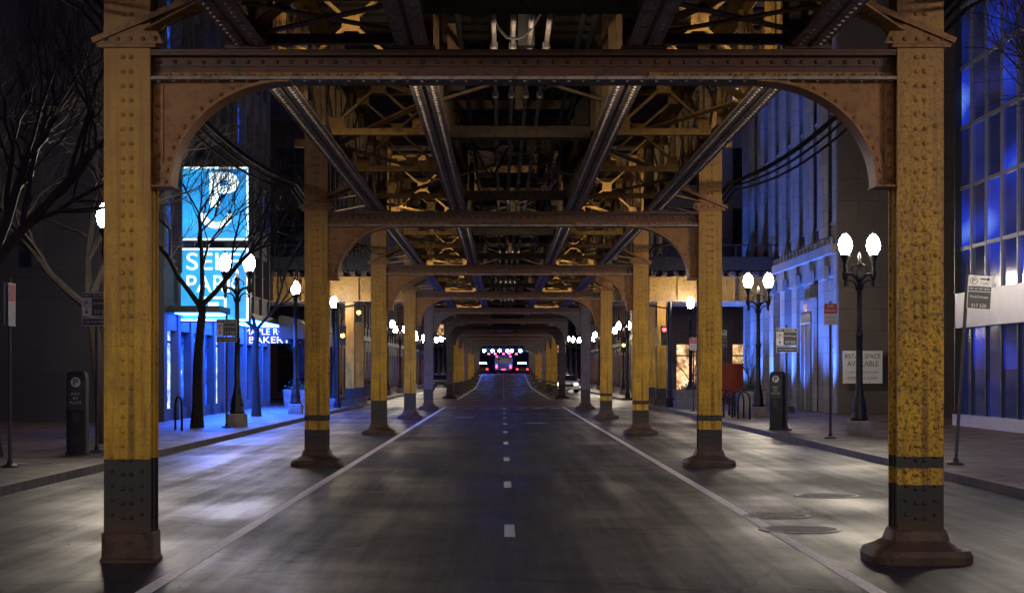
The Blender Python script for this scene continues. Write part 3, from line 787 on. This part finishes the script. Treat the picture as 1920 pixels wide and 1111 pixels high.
for x in (-2.9,2.7):
    e=empty('police_car',(x,236,1.3)); m=MB()
    m.sqlathe([(.88,2.3,.3),(.92,2.35,.5),(.92,2.3,.85),(.85,2.2,.95)],'signdark',6,32)
    m.sqlathe([(.82,1.25,.951),(.66,.8,1.42),(.6,.7,1.45)],'glass',6,28); m.box(-.6,.6,-.45,.55,1.451,1.48,'carwhite')
    m.box(-.55,-.02,-.1,.12,1.5,1.64,'bluelight'); m.box(.02,.55,-.1,.12,1.5,1.64,'bluelight')
    for s in (-1,1):
        m.box(s*.7-.12,s*.7+.12,-2.36,-2.28,.66,.78,'redlight')
        for yy in (-1.4,1.4): m.tube([(s*.93,yy,.33),(s*.7,yy,.33)],.33,'rubber',14)
    m.obj('body',e)
def car(x,y,col,name):
    e=empty(name,(x,y,.004)); m=MB()
    m.prism([(-2.25,.3),(-2.3,.6),(-2.1,.82),(-1.2,.95),(1.7,1.0),(2.2,.92),(2.28,.55),(2.2,.3)],'x',-.88,.88,col)
    cab=[(-1.25,.955),(-.55,1.4),(.9,1.42),(1.65,1.0)]
    b=len(m.v)
    for s in (-1,1):
        for i,p in enumerate(cab): m.v.append((s*(.82 if i in(0,3) else .66),p[0],p[1]))
    m.quadfaces(b,[(0,1,5,4),(2,3,7,6),(0,3,2,1),(4,5,6,7)],'glass'); m.quadfaces(b,[(1,2,6,5)],col)
    for s in (-1,1):
        m.box(s*.68-.15,s*.68+.15,-2.33,-2.22,.6,.76,'headlamp' if col=='carwhite' else 'white')
        for yy in (-1.4,1.4): m.tube([(s*.9,yy,.33),(s*.65,yy,.33)],.33,'rubber',16); m.tube([(s*.91,yy,.33),(s*.9,yy,.33)],.19,'pipe',12)
        m.box(s*.92,s*1.05,-.95,-.8,.95,1.08,col)
    m.box(-.5,.5,-2.34,-2.25,.5,.7,'ink'); m.box(-.25,.25,-2.36,-2.3,.38,.48,'white')
    m.obj('body',e); return e
car(5.1,135,'carwhite','parked_car'); car(5.5,160,'signdark','parked_car'); car(-5.5,150,'signdark','parked_car')
e=empty('red_delivery_van',(13.4,94,.004),rz=math.pi/2); m=MB()
m.prism([(-2.6,.35),(-2.65,.9),(-2.3,1.15),(-1.7,1.95),(-1.4,2.1),(2.5,2.15),(2.6,.35)],'x',-.95,.95,'carred')
for s in (-1,1):
    m.box(s*.951,s*.965,-1.75,-.8,1.2,1.8,'glass')
    for yy in (-1.7,1.6): m.tube([(s*.97,yy,.37),(s*.7,yy,.37)],.37,'rubber',16)
m.obj('body',e)
def signal(x,y,arm,col):
    e=empty('traffic_signal',(x,y,.13)); m=MB()
    m.lathe([(.16,0),(.16,.2),(.09,.35),(.07,4.4),(.05,4.6)],'blacksteel',10)
    m.bar((0,0,4.3),(arm,0,4.5),.07,.07,'blacksteel')
    for xx in (arm*.95,0.25 if arm>0 else -.25):
        zz=3.7 if abs(xx)>.5 else 2.7
        m.box(xx-.14,xx+.14,-.2,-.02,zz,zz+.85,'blacksteel')
        for i,k in enumerate(('greenlight','amber','redlight')):
            m.tube([(xx,-.2,zz+.15+i*.27),(xx,-.23,zz+.15+i*.27)],.09,k if k==col else 'ink',10)
            m.tube([(xx,-.2,zz+.24+i*.27),(xx,-.32,zz+.23+i*.27)],.03,'blacksteel',6)
    m.obj('pole_and_heads',e)
signal(-7.3,99.6,3.0,'redlight'); signal(7.4,99.6,-3.0,'amber'); signal(-7.2,73,1.0,'amber'); signal(7.3,73.5,-1.2,'redlight')
# ------------------------------------------------------------------ signs
def arrow(m,x,z,l,k,dirx=1,y=-.038):
    m.box(x-l/2,x+l/2,y,y+.003,z-.012,z+.012,k)
    m.prism([(x+dirx*l/2,z+.035),(x+dirx*(l/2+.05),z),(x+dirx*l/2,z-.035)],'y',y,y+.003,k)
def pmark(m,e,x,z,r,k='ink',bg='white',yy=-.038):
    m.tube([(x,yy,z),(x,yy+.004,z)],r,k,20); m.tube([(x,yy-.002,z),(x,yy,z)],r*.84,bg,20)
    text('P',r*.8,r*1.15,(x,yy-.005,z),k,e,bold=.02,name='p_letter')
def paysign(x,y,name,z,posth,style=0,tilt=0,dx=0):
    e=empty(name,(x,y,.13),tilt=tilt); m=MB()
    m.tube([(0,0,0),(0,0,posth)],.03,'galv',8); m.lathe([(.15,0),(.14,.03),(.05,.06),(.04,.12)],'darkmetal',12)
    if style==0:
        w=.56
        m.box(dx-w/2,dx+w/2,-.036,-.03,z,z+.46,'white'); m.box(dx-w/2+.012,dx+w/2-.012,-.0375,-.0361,z+.36,z+.447,'ink')
        m.box(dx-.09,dx+w/2-.012,-.0375,-.0361,z+.012,z+.352,'signdark')
        m.box(dx-w/2,dx+w/2,-.036,-.03,z-.18,z-.03,'white'); m.box(dx-w/2+.012,dx+w/2-.012,-.0375,-.0361,z-.168,z-.042,'ink')
        text('PAY TO PARK',w*.82,.055,(dx,-.039,z+.403),'white',e)
        pmark(m,e,dx-.185,z+.25,.075); m.box(dx-.192,dx-.178,-.039,-.0361,z+.09,z+.16,'ink'); m.prism([(dx-.225,z+.1),(dx-.145,z+.1),(dx-.185,z+.045)],'y',-.039,-.0361,'ink')
        text('ParkChicago',.30,.05,(dx+.09,-.039,z+.25),'white',e); text('517 520',.26,.07,(dx+.09,-.039,z+.09),'white',e)
        text('7 DAY PAID PARKING',w*.86,.05,(dx,-.039,z-.105),'white',e)
    elif style==1:
        w=.40
        m.box(dx-w/2,dx+w/2,-.036,-.03,z,z+.56,'white')
        m.box(dx-w/2+.01,dx+w/2-.01,-.0375,-.0361,z+.30,z+.38,'ink'); m.box(dx-w/2+.01,dx+w/2-.01,-.0375,-.0361,z+.01,z+.29,'signdark')
        pmark(m,e,dx-.11,z+.47,.065); arrow(m,dx+.06,z+.505,.12,'ink'); text('7 DAY',.15,.04,(dx+.08,-.039,z+.43),'ink',e)
        text('PAY AT PAY BOX',.34,.04,(dx,-.039,z+.34),'white',e); text('ParkChicago',.3,.045,(dx,-.039,z+.2),'white',e); text('517 520',.25,.055,(dx,-.039,z+.06),'white',e)
    elif style==2:
        m.box(-.16,.16,-.036,-.03,z,z+.5,'white'); m.box(-.15,.15,-.0375,-.0361,z+.26,z+.49,'red'); text('NO',.15,.06,(0,-.039,z+.43),'white',e); text('PARKING',.24,.05,(0,-.039,z+.33),'white',e)
        text('TOW ZONE',.24,.05,(0,-.039,z+.17),'red',e); text('24 HOURS',.2,.04,(0,-.039,z+.08),'red',e)
    elif style==3:
        m.box(-.036,-.03,-.2,.2,z,z+.7,'white'); m.box(.03,.036,-.2,.2,z,z+.7,'white'); m.box(.0361,.0375,-.18,.18,z+.4,z+.68,'red')
    m.obj('post_and_panel',e); return e
paysign(-7.84,32.4,'parking_sign',2.62,3.1,0); paysign(-8.05,27.4,'parking_sign',2.3,3.1,3)
paysign(-7.67,46.6,'parking_sign',2.55,3.2,0)
paysign(7.58,28.1,'parking_sign',2.62,3.2,1,tilt=math.radians(3.6),dx=.21)
paysign(7.54,44.6,'parking_sign',2.25,2.8,0); paysign(7.65,39.2,'tow_zone_sign',2.65,3.2,2); paysign(7.4,57,'parking_sign',2.4,3,1); paysign(7.5,66,'tow_zone_sign',2.4,3,2)
def paybox(x,y,rz=0):
    e=empty('parking_pay_box',(x,y,.13),rz=rz); m=MB()
    m.sqlathe([(.2,.16,0),(.2,.16,.05),(.185,.14,.06),(.185,.14,1.42),(.17,.13,1.52),(.13,.10,1.56)],'darkmetal',10,28)
    m.box(-.15,.15,-.152,-.142,.85,1.38,'signdark'); m.box(-.06,.06,-.158,-.153,.62,.78,'galv'); m.box(-.1,.1,-.16,-.143,.2,.34,'ink')
    pmark(m,e,0,1.36,.11,'ink','white',-.156); m.obj('housing',e)
    text('PAY',.16,.05,(0,-.155,1.14),'white',e);text('BY',.1,.05,(0,-.155,1.06),'white',e);text('PLATE',.22,.05,(0,-.155,.98),'white',e)
paybox(-7.98,31.5,0); paybox(7.35,44.9,-.5)
for (x,y) in ((-8.6,44.5),(7.9,55),(7.9,56.4),(7.9,58.6),(7.9,60)):
    m=MB(); pts=[(0,-.35,0),(0,-.35,.6)]+[(0,-.35*math.cos(math.pi*i/8),.6+.3*math.sin(math.pi*i/8)) for i in range(1,8)]+[(0,.35,.6),(0,.35,0)]
    m.tube(pts,.03,'blacksteel',8); m.obj('bike_rack',None,(x,y,.13),True,rz=math.radians(25))
# ------------------------------------------------------------------ trees
def tree(name,x,y,h,seed,trunk_r=.14,lean=(0,0),depth=5,fork=.33,spread=.75,z0=.13,dirs=None,bk='bark'):
    r=random.Random(seed); m=MB()
    def grow(p,d,l,rad,dep):
        n=5 if dep>2 else 4; pts=[p.copy()];rs=[rad];q=p.copy();dd=d.copy();spawn=[]
        for i in range(n):
            dd=(dd+Vector((r.gauss(0,.2),r.gauss(0,.2),r.gauss(.05,.13)))*(1.15 if dep<4 else .6)).normalized()
            q=q+dd*(l/n); pts.append(q.copy()); rs.append(rad*(1-.45*(i+1)/n))
            if i>=1 and dep>0: spawn.append((q.copy(),dd.copy(),rs[-1]))
        m.tube(pts,rs,bk,7 if dep>=4 else (4 if dep>=2 else 3),False)
        if dep==0:return
        for k,(q,dd,rr) in enumerate(spawn):
            for c in range(2 if (k==len(spawn)-1 or r.random()<.45) else 1):
                a=Vector((r.gauss(0,1),r.gauss(0,1),r.gauss(.1,.6))); a=(a-dd*a.dot(dd)).normalized()
                nd=(dd+a*r.uniform(.55,1.1)*spread+Vector((0,0,.12))).normalized()
                grow(q,nd,l*r.uniform(.55,.8),rr*r.uniform(.5,.72),dep-1)
    base=Vector((0,0,0)); top=Vector((lean[0],lean[1],h*fork)); pts=[];rs=[]
    for i in range(7):
        t=i/6; p=base.lerp(top,t)+Vector((math.sin(t*5+seed)*.06*t,math.cos(t*4+seed)*.06*t,0)); pts.append(p); rs.append(trunk_r*(1.25-.4*t if i else 1.6))
    m.tube(pts,rs,bk,9,False)
    if dirs is None: dirs=[(math.cos(a+seed)*.8,math.sin(a+seed)*.8,1) for a in (0,2.1,4.2)]
    for dv in dirs: grow(top,Vector(dv).normalized(),h*.33,trunk_r*.62,depth-1)
    return m.obj(name,None,(x,y,z0))
tree('bare_tree',-8.6,36.6,9.0,4,.15,(-.45,0),5,dirs=[(-.9,.1,.7),(.5,-.3,1),(-.2,.4,1.1)])
tree('bare_tree',-9.35,30.5,9.5,9,.17,(-.1,0),5,dirs=[(.75,-.2,.8),(-.6,.3,1),(.2,.1,1.2)])
tree('bare_tree',-8.5,46.6,8.0,15,.13,(.1,0),5,.42,dirs=[(-.7,.1,.9),(.75,-.1,.9),(.1,.3,1)],bk='barkdark')
tree('bare_tree',-8.6,58.5,7.5,33,.12,(0,0),4,.4)
tree('bare_tree',12.0,31.0,9.5,21,.16,(-.2,0),5,.5)
def planter(x,y,w,d,seed,tr=True):
    e=empty('concrete_planter',(x,y,.13)); m=MB()
    m.sqlathe([(w/2-.05,d/2-.05,0),(w/2,d/2,.7),(w/2,d/2,.8),(w/2-.1,d/2-.1,.8),(w/2-.1,d/2-.1,.72)],'concrete',12,32); m.obj('box',e)
    r=random.Random(seed); m=MB()
    for i in range(700):
        a=r.uniform(0,6.28);rr=abs(r.gauss(0,.45)); px=rr*math.cos(a)*w/2; py=rr*math.sin(a)*d/2; pz=.75+abs(r.gauss(0,.16))
        v=Vector((r.gauss(0,1),r.gauss(0,1),r.gauss(0,1))).normalized()*.05; u=v.orthogonal().normalized()*.022; c=Vector((px,py,pz)); b=len(m.v)
        m.v+=[tuple(c-v),tuple(c+u),tuple(c+v),tuple(c-u)]; m.quadfaces(b,[(0,1,2,3)],'leaf')
    m.obj('foliage',e)
    if tr: 
        t=tree('shrub_branches',0,0,2.9,seed,.035,(0,0),4,.12,.55,.7,dirs=[(.3,0,1),(-.3,.1,1),(.05,-.3,1),(0,.3,1)]); t.parent=e
planter(7.9,70.5,1.4,1.2,3); planter(9.6,65,1.1,1.0,5,True); planter(-8.6,71,1.3,1.1,6,True); planter(-8.6,107,2,1.2,8,False)
# ------------------------------------------------------------------ sky, moonlight, camera
w=bpy.data.worlds.new('World'); scene.world=w; w.use_nodes=True; t=w.node_tree; t.nodes.clear()
sk=t.nodes.new('ShaderNodeTexSky'); sk.sky_type='NISHITA'; sk.sun_disc=False; sk.sun_elevation=math.radians(-6); sk.sun_rotation=math.radians(200)
bg=t.nodes.new('ShaderNodeBackground'); bg.inputs[1].default_value=.1; t.links.new(sk.outputs[0],bg.inputs[0])
b2=t.nodes.new('ShaderNodeBackground'); b2.inputs[0].default_value=(.22,.18,.85,1); b2.inputs[1].default_value=.11
ad=t.nodes.new('ShaderNodeAddShader'); o=t.nodes.new('ShaderNodeOutputWorld')
t.links.new(bg.outputs[0],ad.inputs[0]);t.links.new(b2.outputs[0],ad.inputs[1]);t.links.new(ad.outputs[0],o.inputs[0])
l=bpy.data.lights.new('moon','SUN'); l.energy=.02; l.angle=math.radians(.5); l.color=(.7,.8,1)
o=bpy.data.objects.new('moonlight',l); scene.collection.objects.link(o); o.rotation_euler=(math.radians(40),math.radians(15),0)
cam=bpy.data.cameras.new('camera'); cam.lens=59; cam.sensor_width=36; cam.shift_x=.0089; cam.shift_y=.0732; cam.clip_end=3000; cam.clip_start=.1
o=bpy.data.objects.new('camera',cam); scene.collection.objects.link(o); o.location=(0,0,1.69); o.rotation_euler=(math.pi/2,0,0); scene.camera=o
scene.view_settings.view_transform='Standard'; scene.view_settings.look='None'; scene.view_settings.exposure=0
